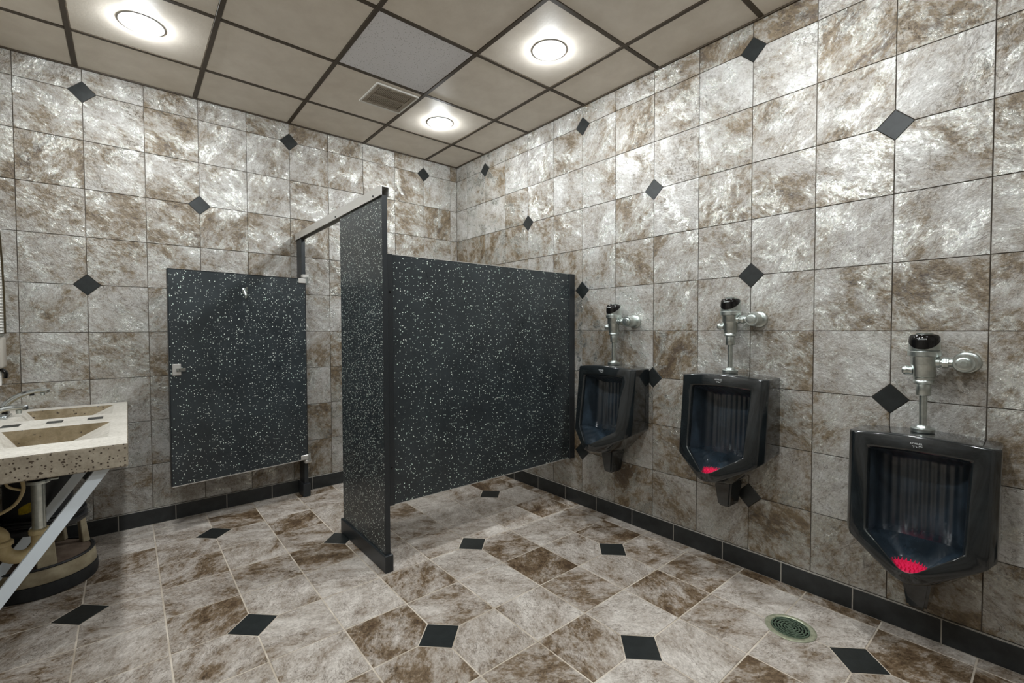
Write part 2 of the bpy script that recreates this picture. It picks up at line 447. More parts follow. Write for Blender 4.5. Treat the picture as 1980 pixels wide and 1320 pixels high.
# --- black base tiles
bb_back = struct(obj('baseboard_back', B(XL, 0, -.0088, 0, 0, ZB + .001), M_GROUTB))
xs_ = [-1.412 - .2995 * k for k in range(6, -6, -1)]
for a, b in zip(xs_, xs_[1:]):
    a2, b2 = max(a, XL), min(b, -.012)
    if b2 - a2 > .02: piece('baseboard_tile', [(a2 + .0025, .003), (b2 - .0025, .003), (b2 - .0025, ZB - .002), (a2 + .0025, ZB - .002)], Vector((0, -.010, 0)), Vector((1, 0, 0)), Vector((0, 0, 1)), Vector((0, -1, 0)), .0012, M_BASE, bb_back)
bb_right = struct(obj('baseboard_right', B(-.0088, 0, YF, 0, 0, ZB + .001), M_GROUTB))
us_ = [1.185 + .3011 * k for k in range(-4, 16)]
for a, b in zip(us_, us_[1:]):
    a2, b2 = max(a, .012), min(b, -YF)
    if b2 - a2 > .02: piece('baseboard_tile', [(a2 + .0025, .003), (b2 - .0025, .003), (b2 - .0025, ZB - .002), (a2 + .0025, ZB - .002)], Vector((-.010, 0, 0)), Vector((0, -1, 0)), Vector((0, 0, 1)), Vector((-1, 0, 0)), .0012, M_BASE, bb_right)
bb_left = struct(obj('baseboard_left', B(XL, XL + .010, YF, 0, 0, ZB - .003), M_BASE))

# --- suspended ceiling: grid and lay-in panels
CX, CY, CP = -2.154, -.458, .602
gx = [CX + CP * i for i in range(-1, 4)]
gy = [CY - CP * j for j in range(0, 9)]
GW = .012
ex = [XL] + gx[(0 if gx[0] > XL + .05 else 1):] + [0.0]
ey = [0.0] + gy + ([] if gy[-1] < YF + .05 else []) + [YF]
ey = [y for y in ey if y >= YF]
LIGHTS = [(0 - .5 + 0, 0)]
lit = {}                                                # panels with a downlight: centre -> size
PANELS = {}
for i, (a, b) in enumerate(zip(ex, ex[1:])):
    for j, (c, d) in enumerate(zip(ey, ey[1:])):
        a2 = a + (GW if i else .010); b2 = b - (GW if i < len(ex) - 2 else .010)
        c2 = c - (GW if j else .010); d2 = d + (GW if j < len(ey) - 2 else .010)
        if b2 - a2 < .03 or c2 - d2 < .03: continue
        white = abs((a + b) / 2 - (CX + CP * 1.5)) < .05 and abs((c + d) / 2 - (CY - CP * 1.5)) < .05
        piece('ceiling_panel', [(-b2, d2), (-a2, d2), (-a2, c2), (-b2, c2)], Vector((0, 0, ZC + .004)), Vector((-1, 0, 0)), Vector((0, 1, 0)), Vector((0, 0, -1)), .016, M_CEILW if white else M_CEIL, ceiling, bev=.003)
for x in ex[1:-1]:
    o = obj('grid_runner', B(x - GW, x + GW, YF + .01, -.01, ZC, ZC + .02, bev=.001), M_GRID, ceiling)
for y in ey[1:-1]:
    for a, b in zip(ex, ex[1:]):
        if b - a > .06: obj('grid_crossbar', B(a + GW, b - GW, y - GW, y + GW, ZC + .0006, ZC + .02, bev=.001), M_GRID, ceiling)
def wall_angle(name, *a): struct(obj(name, B(*a), M_GRID))
wall_angle('trim_1', XL, 0, -.012, 0, ZC - .004, ZC + .02)
wall_angle('trim_2', -.012, 0, YF, -.012, ZC - .004, ZC + .02)
wall_angle('trim_3', XL, XL + .012, YF, -.012, ZC - .004, ZC + .02)

# ------------------------------------------------------------------ recessed downlights
def downlight(x, y, label):
    t = thing('recessed_downlight', label, 'ceiling light', (x, y, ZC + .004), 0, 'recessed downlights')
    bm = bmesh.new()
    lathe(bm, [(.066, .0), (.066, -.0022), (.096, -.0034), (.1005, -.0018), (.101, .0)], 40, cap0=False, cap1=False)
    obj('trim_ring', bm, M_RING, t, 20)
    bm = bmesh.new()
    lathe(bm, [(.0, -.028), (.025, -.0265), (.045, -.022), (.060, -.013), (.069, -.003), (.069, .0)], 32, cap1=False)
    obj('lens', bm, M_LENS, t, 180)
    return t
d0 = downlight(-2.454, -.752, 'lit round ceiling downlight at upper left, nearest the sink')
LX = [(-.649, -1.963, 'lit round ceiling downlight above the urinals, nearer of the right-hand pair'),
      (-.649, -.759, 'lit round ceiling downlight beside the square vent, near the back corner'),
      (-.649, -3.167, 'lit round ceiling downlight above the lowest urinal, third from the back wall'),
      (-2.454, -1.963, 'lit round ceiling downlight in the sink row, second from the back wall'),
      (-2.454, -3.167, 'added ceiling downlight out of view in the sink row, third from the back wall'),  # unseen lamp added to light the room
      (-1.55, -4.37, 'added ceiling downlight out of view at the front end of the room')]  # extra lamp behind the camera, added for overall brightness
for x, y, lb in LX:
    c = copy_tree(d0); c.location = (x, y, ZC + .004); c['label'] = lb

# ------------------------------------------------------------------ ceiling vent
t = thing('ceiling_vent', 'square ceiling vent grille with dusty slats and white frame', 'vent', (-1.121, -.862, ZC + .004))
bm = bmesh.new(); h = .152
for (a, b, c, d) in ((-h, h, h - .012, h), (-h, h, -h, -h + .012), (-h, -h + .012, -h + .012, h - .012), (h - .012, h, -h + .012, h - .012)):
    box(bm, a, b, c, d, -.012, 0, bev=.002)
obj('frame', bm, M_TRIMW, t)
bm = bmesh.new(); g = h - .012
for (a, b, c, d) in ((-g, g, g - .026, g), (-g, g, -g, -g + .026), (-g, -g + .026, -g + .026, g - .026), (g - .026, g, -g + .026, g - .026)):
    box(bm, a, b, c, d, -.008, -.001)
obj('face_plate', bm, M_VENT, t)
obj('duct_shade', B(-g + .02, g - .02, -g + .02, g - .02, -.0012, 0), M_DARK, t)  # flat black sheet painted in for the shade behind the slats
obj('divider', B(-g + .026, g - .026, -.008, .006, -.009, -.002), M_VENT, t)
ns = 20
for k in range(ns):
    x = -g + .03 + (2 * g - .06) * (k + .5) / ns
    for y0, y1 in ((-g + .026, -.008), (.006, g - .026)):
        o = obj('slat', B(-.0031, .0031, y0, y1, -.006, -.0015), M_VENT, t)
        o.location.x = x

# ------------------------------------------------------------------ toilet partition
t = thing('partition_pilaster', 'tall narrow charcoal speckled partition pilaster standing on a black shoe', 'partition', (-1.495, -1.29, 0))
obj('panel', B(-.013, .013, -.295, .325, .07, 2.0, bev=.002), M_CONF, t)
obj('edge_trim', B(-.0145, .0145, -.300, -.2955, .07, 2.004, bev=.001), M_BLACKPAINT, t)
bm = bmesh.new(); box(bm, -.024, .024, -.318, .345, 0.0005, .092, bev=.005, seg=2)
obj('shoe', bm, M_BLACKPAINT, t)
t = thing('head_rail', 'pale aluminium head rail bridging the pilaster and the back wall', 'rail', (-1.495, -.8, 2.0))
bm = bmesh.new()
prism(bm, [(-.024, 0), (-.024, .05), (.024, .05), (.024, 0), (.019, 0), (.019, .044), (-.019, .044), (-.019, 0)], -.80, .795)
bmesh.ops.transform(bm, matrix=Matrix(((1, 0, 0, 0), (0, 0, 1, 0), (0, 1, 0, 0), (0, 0, 0, 1))), verts=bm.verts)
bmesh.ops.recalc_face_normals(bm, faces=bm.faces)
obj('channel', bm, M_ALU, t)
obj('rail_dark_strip', B(-.018, .018, .33, .78, .038, .0435), M_BLACKPAINT, t)  # dark strip along the channel's hollow underside
for y in (-.70, -.12, .70):
    bm = bmesh.new(); lathe(bm, [(.006, 0), (.005, .003), (0, .004)], 10, along((-.024, y, .012), (-1, 0, 0)))
    obj('screw', bm, M_BLACKPAINT, t, 60)
# hinge post beside the back wall
t = thing('hinge_post', 'slim charcoal hinge post standing between the open door and back wall', 'post', (-1.495, -.085, 0))
obj('panel', B(-.0145, .0145, -.05, .072, .05, 1.998, bev=.002), M_BLACKPAINT, t)
obj('shoe', B(-.027, .027, -.062, .072, .0005, .102, bev=.004, seg=2), M_BLACKPAINT, t)
# open door, hinged on the post
ang = math.atan2(-.115, -.85)
t = thing('stall_door', 'open charcoal speckled stall door in front of the back wall', 'door', (-1.487, -.160, 0), 0)
DL = .865; z0d, z1d = .305, 1.684
R = Matrix.Rotation(ang, 4, 'Z')          # local +x runs from hinge to free edge
t.rotation_euler.z = ang                  # local +y faces the camera side
t.rotation_euler.z = ang
obj('panel', B(.012, DL, -.013, .013, z0d, z1d, bev=.002), M_CONF, t)
obj('edge_trim', B(DL + .0002, DL + .003, -.0145, .0145, z0d, z1d), M_BLACKPAINT, t)
obj('bottom_trim', B(.012, DL, -.0145, .0145, z0d - .006, z0d - .0005), M_ALU, t)
obj('top_trim', B(.012, DL, -.0145, .0145, z1d + .0005, z1d + .003), M_BLACKPAINT, t)
def hinge(zc, up):
    bm = bmesh.new()
    box(bm, .004, .062, .0135, .020, zc - .018, zc + .018, bev=.003)
    box(bm, -.020, .030, -.018, .018, zc + up * .022, zc + up * .05, bev=.005)
    bmesh.ops.recalc_face_normals(bm, faces=bm.faces)
    h = obj('hinge', bm, M_ALU, t)
    bm = bmesh.new(); lathe(bm, [(.009, -.03), (.009, .03)], 12, Matrix.Translation((-.002, .022, zc)))
    obj('hinge_pin', bm, M_CHROME, h, 60)
hinge(z1d - .014, 1); hinge(z0d + .014, -1)
bm = bmesh.new()                                   # coat hook with rubber bumper
box(bm, .414, .446, .0135, .018, 1.558, 1.590, bev=.004)
tube(bm, spline([(.43, .016, 1.58), (.43, .045, 1.575), (.43, .062, 1.59)], 5), .006, 8)
tube(bm, spline([(.43, .016, 1.565), (.43, .035, 1.535), (.43, .028, 1.522)], 5), [.011] * 5 + [.009] * 5 + [.004], 8)
obj('coat_hook', bm, M_CHROMED, t, 50)
bm = bmesh.new()
box(bm, DL - .058, DL - .012, .0135, .022, 1.01, 1.083, bev=.003)
la = obj('latch', bm, M_ALU, t)
obj('slide_bolt', B(DL - .082, DL - .03, .0223, .030, 1.034, 1.056, bev=.003), M_CHROME, la)
bm = bmesh.new(); lathe(bm, [(.006, 0), (.006, .012), (0, .013)], 12, along((DL - .04, .030, 1.045), (0, 1, 0)))
obj('latch_knob', bm, M_CHROME, la, 50)
# side panel towards the right wall
t = thing('partition_side_panel', 'wide charcoal speckled side panel running from the pilaster to the urinal wall', 'partition', (-.745, -1.553, 0))
obj('panel', B(-.715, .724, -.0125, .0125, .345, 1.70, bev=.002), M_CONF, t)
obj('wall_channel', B(.690, .744, -.022, .022, .338, 1.702, bev=.002), M_BLACKPAINT, t)
obj('pilaster_channel', B(-.7355, -.700, -.022, .022, .343, 1.703, bev=.002), M_BLACKPAINT, t)
obj('top_trim', B(-.70, .69, -.0135, .0135, 1.7005, 1.704), M_ALU, t)
obj('bottom_trim', B(-.70, .69, -.0135, .0135, .340, .3445), M_ALU, t)
for z in (.55, 1.5):
    bm = bmesh.new(); lathe(bm, [(.006, 0), (.005, .003), (0, .004)], 10, along((-.717, -.022, z), (0, -1, 0)))
    obj('screw', bm, M_BLACKPLASTIC, t, 60)

# ------------------------------------------------------------------ urinals
def urinal_loop(T, TR, LR, BR, BC, n=(8, 8, 6, 4)):
    half = []
    for k in range(n[0]):
        s = k / n[0]
        half.append((TR[0] * s, TR[1] + (T[1] - TR[1]) * (1 - s * s), TR[2] + (T[2] - TR[2]) * (1 - s * s)))
    for (a, b, m) in ((TR, LR, n[1]), (LR, BR, n[2])):
        for k in range(m):
            s = k / m; half.append(tuple(a[i] + (b[i] - a[i]) * s for i in range(3)))
    for k in range(n[3] + 1):
        s = k / n[3]; e = 1 - (1 - s) ** 2
        half.append((BR[0] * (1 - s), BR[1] + (BC[1] - BR[1]) * e, BR[2] + (BC[2] - BR[2]) * e))
    return half + [(-w, z, d) for w, z, d in reversed(half[1:-1])]
def make_urinal(label, yc, zt):
    t = thing('urinal', label, 'urinal', (0, yc, zt), 0, 'black wall hung urinals')
    L = [urinal_loop(*a) for a in (
        ((0, .014, .001), (.223, 0, .001), (.223, -.385, .001), (.07, -.54, .001), (0, -.545, .001)),
        ((0, .015, .14), (.228, 0, .148), (.224, -.405, .185), (.085, -.53, .23), (0, -.542, .245)),
        ((0, .016, .195), (.206, 0, .178), (.203, -.425, .230), (.062, -.498, .318), (0, -.515, .338)),
        ((0, -.042, .206), (.156, -.052, .190), (.146, -.380, .252), (.034, -.458, .332), (0, -.468, .345)),
        ((0, -.052, .190), (.148, -.062, .172), (.138, -.390, .232), (.030, -.472, .314), (0, -.484, .328)),
        ((0, -.072, .11), (.144, -.082, .095), (.136, -.412, .125), (.05, -.502, .215), (0, -.508, .24)),
        ((0, -.100, .040), (.105, -.110, .045), (.106, -.425, .070), (.045, -.494, .14), (0, -.498, .15)),
        ((0, -.108, .030), (.055, -.116, .033), (.056, -.430, .048), (.02, -.482, .11), (0, -.484, .115)),
        ((0, -.112, .028), (0, -.118, .028), (0, -.432, .042), (0, -.474, .095), (0, -.476, .10)))]
    bm = bmesh.new()
    R = [[bm.verts.new((-d, w, z)) for (w, z, d) in l] for l in L]
    n = len(R[0])
    for li, (a, b) in enumerate(zip(R, R[1:])):
        for i in range(n):
            f = bm.faces.new((a[i], b[i], b[(i + 1) % n], a[(i + 1) % n]))
            if li >= 4: f.material_index = 1
    bm.faces.new(R[0])
    bmesh.ops.remove_doubles(bm, verts=R[-1], dist=1e-5)
    bmesh.ops.recalc_face_normals(bm, faces=bm.faces)
    es = [e for e in bm.edges if len(e.link_faces) == 2 and e.calc_face_angle(0) > math.radians(24) and all(f.material_index == 0 for f in e.link_faces)
          and not all(abs(v.co.x) < .002 for v in e.verts)]
    bmesh.ops.bevel(bm, geom=es, offset=.007, segments=3, affect='EDGES', profile=.5, clamp_overlap=True)
    o = obj('bowl', bm, M_PORC, t, 40)
    o.data.materials.append(M_PORCR)
    bm = bmesh.new()
    a = [(-.155, -.052, -.515), (-.155, .052, -.515), (-.012, .056, -.515), (-.012, -.056, -.515)]
    b = [(-.135, -.030, -.692), (-.135, .030, -.692), (-.030, .034, -.692), (-.030, -.034, -.692)]
    va = [bm.verts.new(p) for p in a]; vb = [bm.verts.new(p) for p in b]
    bm.faces.new(va); bm.faces.new(list(reversed(vb)))
    for i in range(4): bm.faces.new((va[i], vb[i], vb[(i + 1) % 4], va[(i + 1) % 4]))
    bmesh.ops.recalc_face_normals(bm, faces=bm.faces)
    bmesh.ops.bevel(bm, geom=list(bm.edges), offset=.009, segments=2, affect='EDGES')
    obj('trap_outlet', bm, M_PORC, t, 40)
    # maker's name and the fine print under it, on the front face
    pm = Matrix(((0, 0, -1, -.2035), (-1, 0, 0, 0), (0, 1, 0, -.0125), (0, 0, 0, 1)))
    lettering('lettering', 'KOHLER', .0098, M_WHITE, t, pm)
    bm = bmesh.new()
    for k, (w, z) in enumerate(((.038, -.0215), (.022, -.026))):
        m_ = int(w / .004)
        for i in range(m_):
            if i % 5 != 3: box(bm, -.2050, -.2044, -w / 2 + i * .004, -w / 2 + i * .004 + .0026, z - .0009, z + .0009)
    obj('fine_print', bm, M_WHITE, t)
    return t
U = [('black porcelain urinal nearest the partition, farthest of the three', -1.985, 1.045), ('black porcelain urinal in the middle of the three', -2.752, 1.045),
     ('black porcelain urinal nearest the camera, mounted lowest with a red mat', -3.532, .860)]
u0 = make_urinal(*U[0])
for lb, yc, zt in U[1:]:
    c = copy_tree(u0); c.location = (0, yc, zt); c['label'] = lb
# ------------------------------------------------------------------ flush valves (z relative to the urinal's top)
def make_valve(label, yc, zt):
    t = thing('flush_valve', label, 'flush valve', (-.072, yc, zt + .0165), 0, 'chrome sensor flush valves')
    Z = lambda *p: [(r, h - .016) for r, h in p]
    # sensor head: one turned blank, cut on a slant into the chrome hood and the dark window
    prof = Z((.044, .345), (.0495, .348), (.0495, .385), (.048, .400), (.042, .4085), (.028, .412), (0, .412))
    for keep in (0, 1):
        bm = bmesh.new(); lathe(bm, prof, 36)
        pc = Vector((-.0495, 0, .3515 - .016)); pn = Vector((-.62, 0, .785)).normalized()
        r = bmesh.ops.bisect_plane(bm, geom=list(bm.verts) + list(bm.edges) + list(bm.faces), plane_co=pc, plane_no=pn, clear_outer=not keep, clear_inner=bool(keep))
        bmesh.ops.holes_fill(bm, edges=[e for e in bm.edges if e.is_boundary])
        if keep: bmesh.ops.translate(bm, vec=pn * .0012, verts=bm.verts)
        hd = obj('sensor_window' if keep else 'sensor_hood', bm, M_BLACKPLASTIC if keep else M_CHROMED, t, 40)
        if keep: win = hd
    bm = bmesh.new(); lathe(bm, Z((.02, .413), (.027, .4135), (.027, .417), (.018, .419), (0, .419)), 24)
    obj('top_cap', bm, M_CHROMED, t, 40)
    bm = bmesh.new(); lathe(bm, Z((.050, .323), (.052, .325), (.052, .343), (.050, .345)), 36); obj('collar', bm, M_CHROMED, t, 40)
    lettering('lettering', 'SLOAN', .0085, M_WHITE, win, Matrix(((0, 0, -1, -.0512), (-1, 0, 0, 0), (0, 1, 0, .377), (0, 0, 0, 1))))
    bm = bmesh.new()
    lathe(bm, Z((.034, .240), (.036, .246), (.036, .278), (.040, .284), (.042, .290), (.042, .318), (.045, .3225)), 32)
    tube(bm, [(0, -.03, .300 - .016), (0, -.048, .300 - .016)], .021, 20)
    obj('valve_body', bm, M_CHROMED, t, 40)
    bm = bmesh.new(); lathe(bm, [(.016, 0), (.017, .004), (.017, .014), (.019, .018), (.019, .026), (.014, .033), (0, .035)], 20, along((0, .034, .262 - .016), (0, 1, .1)))
    obj('side_cap', bm, M_CHROMED, t, 40)
    bm = bmesh.new(); lathe(bm, Z((.031, .212), (.033, .214), (.033, .224), (.031, .2265), (.033, .229), (.033, .238), (.031, .240)), 8 * 3); obj('coupling_nut', bm, M_CHROMED, t, 40)
    bm = bmesh.new(); lathe(bm, Z((.0215, .164), (.0235, .167), (.0235, .209), (.0225, .2118)), 24); obj('vacuum_breaker', bm, M_CHROMED, t, 40)
    bm = bmesh.new(); lathe(bm, Z((.0125, .043), (.0125, .1638)), 20); obj('flush_pipe', bm, M_CHROMED, t, 40)
    bm = bmesh.new(); lathe(bm, Z((.038, .016), (.039, .019), (.039, .030), (.036, .033), (.026, .034), (.022, .042), (.013, .044)), 28); obj('spud_flange', bm, M_CHROMED, t, 40)
    # supply arm and control stop
    za = .300 - .016; ys = -.118
    bm = bmesh.new()
    tube(bm, [(0, -.048, za), (0, -.090, za)], .0155, 20)
    lathe(bm, [(.021, -.009), (.022, -.006), (.022, .006), (.021, .009)], 8, along((0, -.064, za), (0, 1, 0)))
    obj('supply_arm', bm, M_CHROMED, t, 35)
    bm = bmesh.new()
    lathe(bm, [(.031, .026), (.034, .020), (.036, -.012), (.033, -.030), (.028, -.060)], 28, along((0, ys, za), (-1, 0, 0)))
    st = obj('control_stop', bm, M_CHROMED, t, 40)
    bm = bmesh.new(); lathe(bm, [(.024, .0263), (.024, .030), (.019, .032), (.019, .035), (.010, .036), (.010, .038), (0, .038)], 24, along((0, ys, za), (-1, 0, 0)))
    obj('stop_cap', bm, M_CHROMED, st, 40)
    bm = bmesh.new(); lathe(bm, [(.030, .0125), (.040, .008), (.043, .0015), (.043, 0)], 30, along((.0715, ys, za), (-1, 0, 0)))
    obj('wall_flange', bm, M_CHROMED, st, 40)
    return t
v0 = make_valve('chrome sensor flush valve above the urinal nearest the partition', U[0][1], U[0][2])
for (lb, yc, zt), l2 in zip(U[1:], ('chrome sensor flush valve above the middle urinal', 'chrome sensor flush valve above the lowest urinal, at right')):
    c = copy_tree(v0); c.location = (-.072, yc, zt + .0165); c['label'] = l2
# ------------------------------------------------------------------ red scented mats in two bowls
def make_mat(label, yc, zt):
    t = thing('urinal_mat', label, 'urinal mat', (-.245, yc + .01, zt - .4935), 0, 'red urinal mats')
    bm = bmesh.new(); lathe(bm, [(.052, 0), (.056, .004), (.052, .010), (0, .012)], 24); obj('mat', bm, M_RED, t, 40)
    bm = bmesh.new()
    for ring, cnt in ((.05, 26), (.038, 20), (.024, 13), (.01, 5)):
        for k in range(cnt):
            a = 2 * PI * k / cnt
            lathe(bm, [(.0026, .008), (.0012, .020), (0, .0205)], 5, along((ring * math.cos(a), ring * math.sin(a), 0), (math.cos(a) * .25, math.sin(a) * .25, 1)))
    b = obj('bristles', bm, M_RED, t); b['kind'] = 'stuff'
    return t
mt = make_mat('small red bristled mat lying in the lowest urinal', U[2][1], U[2][2])
c = copy_tree(mt); c.location = (-.245, U[1][1] + .01, U[1][2] - .4935); c['label'] = 'small red bristled mat lying in the middle urinal'

# ------------------------------------------------------------------ floor drain
t = thing('floor_drain', 'round patinated brass floor drain grate set in the floor tiles', 'drain', (-.367, -3.156, 0.0008))
bm = bmesh.new(); lathe(bm, [(.073, .0002), (.075, .003), (.090, .0035), (.097, .0005)], 48, cap0=False, cap1=False); obj('rim', bm, M_BRIGHTBRASS, t, 60)
bm = bmesh.new(); lathe(bm, [(.0735, 0), (.0735, .0004), (0, .0004)], 40); obj('sump_shade', bm, M_DARK, t)  # flat black disc in place of the shaded pit below the grate
bm = bmesh.new()
for r in (.010, .022, .034, .046, .058, .069):
    lathe(bm, [(r - .0032, .0008), (r - .0028, .003), (r + .0028, .003), (r + .0032, .0008)], 40, cap0=False, cap1=False)
for i, (r0, r1) in enumerate(((.0, .010), (.010, .022), (.022, .034), (.034, .046), (.046, .058), (.058, .069))):
    cnt = (4, 5, 6, 8, 9, 10)[i]
    for k in range(cnt):
        a = 2 * PI * (k + .4 * i) / cnt
        vs = box(bm, r0, r1, -.0028, .0028, .0008, .0029)
        bmesh.ops.rotate(bm, verts=vs, cent=(0, 0, 0), matrix=Matrix.Rotation(a, 3, 'Z'))
obj('grate', bm, M_PATINA, t)
for a in (2.6, -.5):
    bm = bmesh.new(); lathe(bm, [(.005, .003), (.005, .0042), (0, .0045)], 12, Matrix.Translation((.083 * math.cos(a), .083 * math.sin(a), 0))); obj('screw', bm, M_BRIGHTBRASS, t)

# ------------------------------------------------------------------ concrete vanity with two basins
t = thing('concrete_vanity', 'pitted cast concrete double sink slab on the left wall', 'sink', (XL, -.72, .735))
ZT, ZU = .836, .742
X = [XL + .002, -2.99, -2.615, -2.550]; Y = [-1.440, -1.235, -.80, -.50, -.115, -.004]
holes = [((-2.99, -2.615), (-1.235, -.80)), ((-2.99, -2.615), (-.50, -.115))]
o3 = Vector((XL, -.72, .735))
def vv(bm, x, y, z): return bm.verts.new(Vector((x, y, z)) - o3)
bm = bmesh.new()
g = {}
for i, x in enumerate(X):
    for j, y in enumerate(Y): g[i, j] = vv(bm, x, y, ZT)
for i in range(3):
    for j in range(5):
        if i == 1 and j in (1, 3): continue
        bm.faces.new((g[i, j], g[i + 1, j], g[i + 1, j + 1], g[i, j + 1])).material_index = 1
u_ = {}
for i in (0, 3):
    for j in (0, 5): u_[i, j] = vv(bm, X[i], Y[j], ZU)
bm.faces.new((u_[0, 0], u_[0, 5], u_[3, 5], u_[3, 0]))
bm.faces.new([u_[0, 0], u_[3, 0]] + [g[i, 0] for i in (3, 2, 1, 0)])
bm.faces.new([u_[3, 5], u_[0, 5]] + [g[i, 5] for i in (0, 1, 2, 3)])
bm.faces.new([u_[3, 0], u_[3, 5]] + [g[3, j] for j in (5, 4, 3, 2, 1, 0)])
bm.faces.new([u_[0, 5], u_[0, 0]] + [g[0, j] for j in (0, 1, 2, 3, 4, 5)])
bmesh.ops.recalc_face_normals(bm, faces=bm.faces)
bev = [e for e in bm.edges if len(e.link_faces) == 2 and e.calc_face_angle(0) > .5]
bmesh.ops.bevel(bm, geom=bev, offset=.003, segments=2, affect='EDGES')
sl = obj('slab', bm, M_CONC, t); sl.data.materials.append(M_CONCT)
for (xa, xb_), (ya, yb) in holes:
    bm = bmesh.new()
    top = [vv(bm, xa, ya, ZT), vv(bm, xb_, ya, ZT), vv(bm, xb_, yb, ZT), vv(bm, xa, yb, ZT)]
    zb = ZU + .012
    bot = [vv(bm, xa + .055, ya + .03, zb), vv(bm, xb_ - .155, ya + .03, zb), vv(bm, xb_ - .155, yb - .012, zb), vv(bm, xa + .055, yb - .012, zb)]
    fs = []
    for i in range(4): fs.append(bm.faces.new((top[i], top[(i + 1) % 4], bot[(i + 1) % 4], bot[i])))
    fs.append(bm.faces.new(bot))
    fs[0].material_index = fs[1].material_index = fs[3].material_index = 1
    bmesh.ops.recalc_face_normals(bm, faces=bm.faces)
    for f in bm.faces:
        if f.normal.z < 0: f.normal_flip()
    b_ = obj('basin', bm, M_BASIN, t); b_.data.materials.append(M_CONCT)
    bm = bmesh.new(); lathe(bm, [(.02, 0), (.022, .003), (.016, .004), (0, .002)], 20, Matrix.Translation(Vector((xa + .11, (ya + yb) / 2, zb + .0005)) - o3)); obj('drain_ring', bm, M_CHROMED, b_, 40)
for xa, xb_ in ((-3.015, -2.952), (-2.861, -2.802), (-2.710, -2.650)):
    obj('inlay_tile', B(xa - XL, xb_ - XL, -.672 + .72, -.590 + .72, ZT - .735 - .004, ZT - .735 + .0006), M_BLACKTILE, t)
# steel struts under the slab
def strut(y, label):
    t = thing('steel_strut', label, 'bracket', (XL + .003, y, .03), 0, 'diagonal struts under the sink')
    p = Vector((XL + .03, y, .045)); q = Vector((-2.628, y, .739))
    d = (q - p).normalized(); n_ = Vector((-d.z, 0, d.x)); w = .020
    bm = bmesh.new(); base = Vector((XL + .003, y, .03))
    cs = []
    for e in (p, q):
        for s, hh in ((-1, -.013), (1, -.013), (1, -.019), (-1, -.019)):
            pass
    # flat bar face plus a folded flange along its upper edge
    def bar(n0, n1, y0, y1):
        vs = []
        for e, off in ((p, 0), (q, 1)):
            for a, b in ((n0, y0), (n1, y0), (n1, y1), (n0, y1)):
                v = e + n_ * a + Vector((0, b, 0)) - base
                vs.append(bm.verts.new(v))
        # trim the ends: lower end against the wall, upper end flush under the slab
        for v in vs[:4]:
            k = (0 - v.co.x) / d.x; v.co += d * k
        for v in vs[4:]:
            k = (ZU - .0015 - base.z - v.co.z) / d.z; v.co += d * k
        for f in ((0, 1, 2, 3), (7, 6, 5, 4), (0, 4, 5, 1), (1, 5, 6, 2), (2, 6, 7, 3), (3, 7, 4, 0)): bm.faces.new([vs[i] for i in f])
    bar(-w, w, -.003, .003); bar(w - .006, w, .0035, .04)
    bmesh.ops.recalc_face_normals(bm, faces=bm.faces)
    obj('bar', bm, M_STEELBAR, t)
    obj('wall_plate', B(0, .005, -.02, .045, .0, .14, bev=.001), M_STEELBAR, t)
    return t
strut(-1.40, 'pale steel strut under the sink slab, nearer of the two')
strut(-.70, 'pale steel strut under the sink slab, farther one between the basins')

# ------------------------------------------------------------------ faucets
def make_faucet(label, y):
    x = -3.055; t = thing('faucet', label, 'faucet', (x, y, ZT + .0008), 0, 'chrome faucets')
    bm = bmesh.new(); box(bm, -.026, .026, -.075, .075, 0, .012, bev=.005, seg=2); obj('deck_plate', bm, M_CHROME, t, 40)
    bm = bmesh.new(); lathe(bm, [(.027, .0125), (.026, .03), (.023, .052), (.016, .058)], 24); obj('base_collar', bm, M_CHROME, t, 40)
    bm = bmesh.new()
    pts = spline([(0, 0, .045), (.018, 0, .078), (.062, 0, .112), (.118, 0, .131), (.168, 0, .132)], 7)
    n = len(pts); tube(bm, pts, [.017 - .006 * i / n for i in range(n)], 14, sx=1.35)
    sp = obj('spout', bm, M_CHROME, t, 60)
    obj('spout_nose', prism(bmesh.new(), [(.160, -.016), (.176, -.010), (.179, 0), (.176, .010), (.160, .016)], .118, .139, bev=.003), M_CHROME, sp)
    obj('sensor_eye', B(.10, .118, -.006, .006, .108, .118), M_BLACKPLASTIC, sp)
    bm = bmesh.new(); lathe(bm, [(.009, .106), (.010, .120)], 14, Matrix.Translation((.150, 0, 0))); obj('aerator', bm, M_CHROMED, sp, 40)
    return t
f0 = make_faucet('chrome arched faucet over the far basin by the back wall', -.30)
c = copy_tree(f0); c.location.y = -1.02; c['label'] = 'chrome arched faucet over the near basin'

# ------------------------------------------------------------------ waste trap under the near basin
YT = -1.02
t = thing('sink_trap', 'cream plastic p-trap with chrome tailpiece under the near basin', 'pipe', (-2.855, YT, .282))
P = lambda x, z, y=0: (x + 2.855, y, z - .3)
bm = bmesh.new(); lathe(bm, [(.034, .668 - .3), (.036, .672 - .3), (.036, ZU - .0015 - .282)], 24); obj('drain_body', bm, M_RUBBER, t, 40)
bm = bmesh.new(); lathe(bm, [(.020, .648 - .3), (.040, .650 - .3), (.042, .656 - .3), (.040, .664 - .3), (.03, .6675 - .3)], 24)
box(bm, .03, .066, -.010, .010, .655 - .3, .663 - .3, bev=.002); obj('flange_nut', bm, M_CHROMED, t, 40)
bm = bmesh.new(); lathe(bm, [(.023, .44 - .3), (.023, .6475 - .3)], 22); obj('tailpiece', bm, M_CHROMED, t, 40)
bm = bmesh.new(); lathe(bm, [(.030, .427 - .3), (.035, .430 - .3), (.035, .447 - .3), (.031, .450 - .3), (.0235, .451 - .3)], 10); obj('slip_nut', bm, M_CREAMP, t, 40)
bm = bmesh.new()
R_ = .056
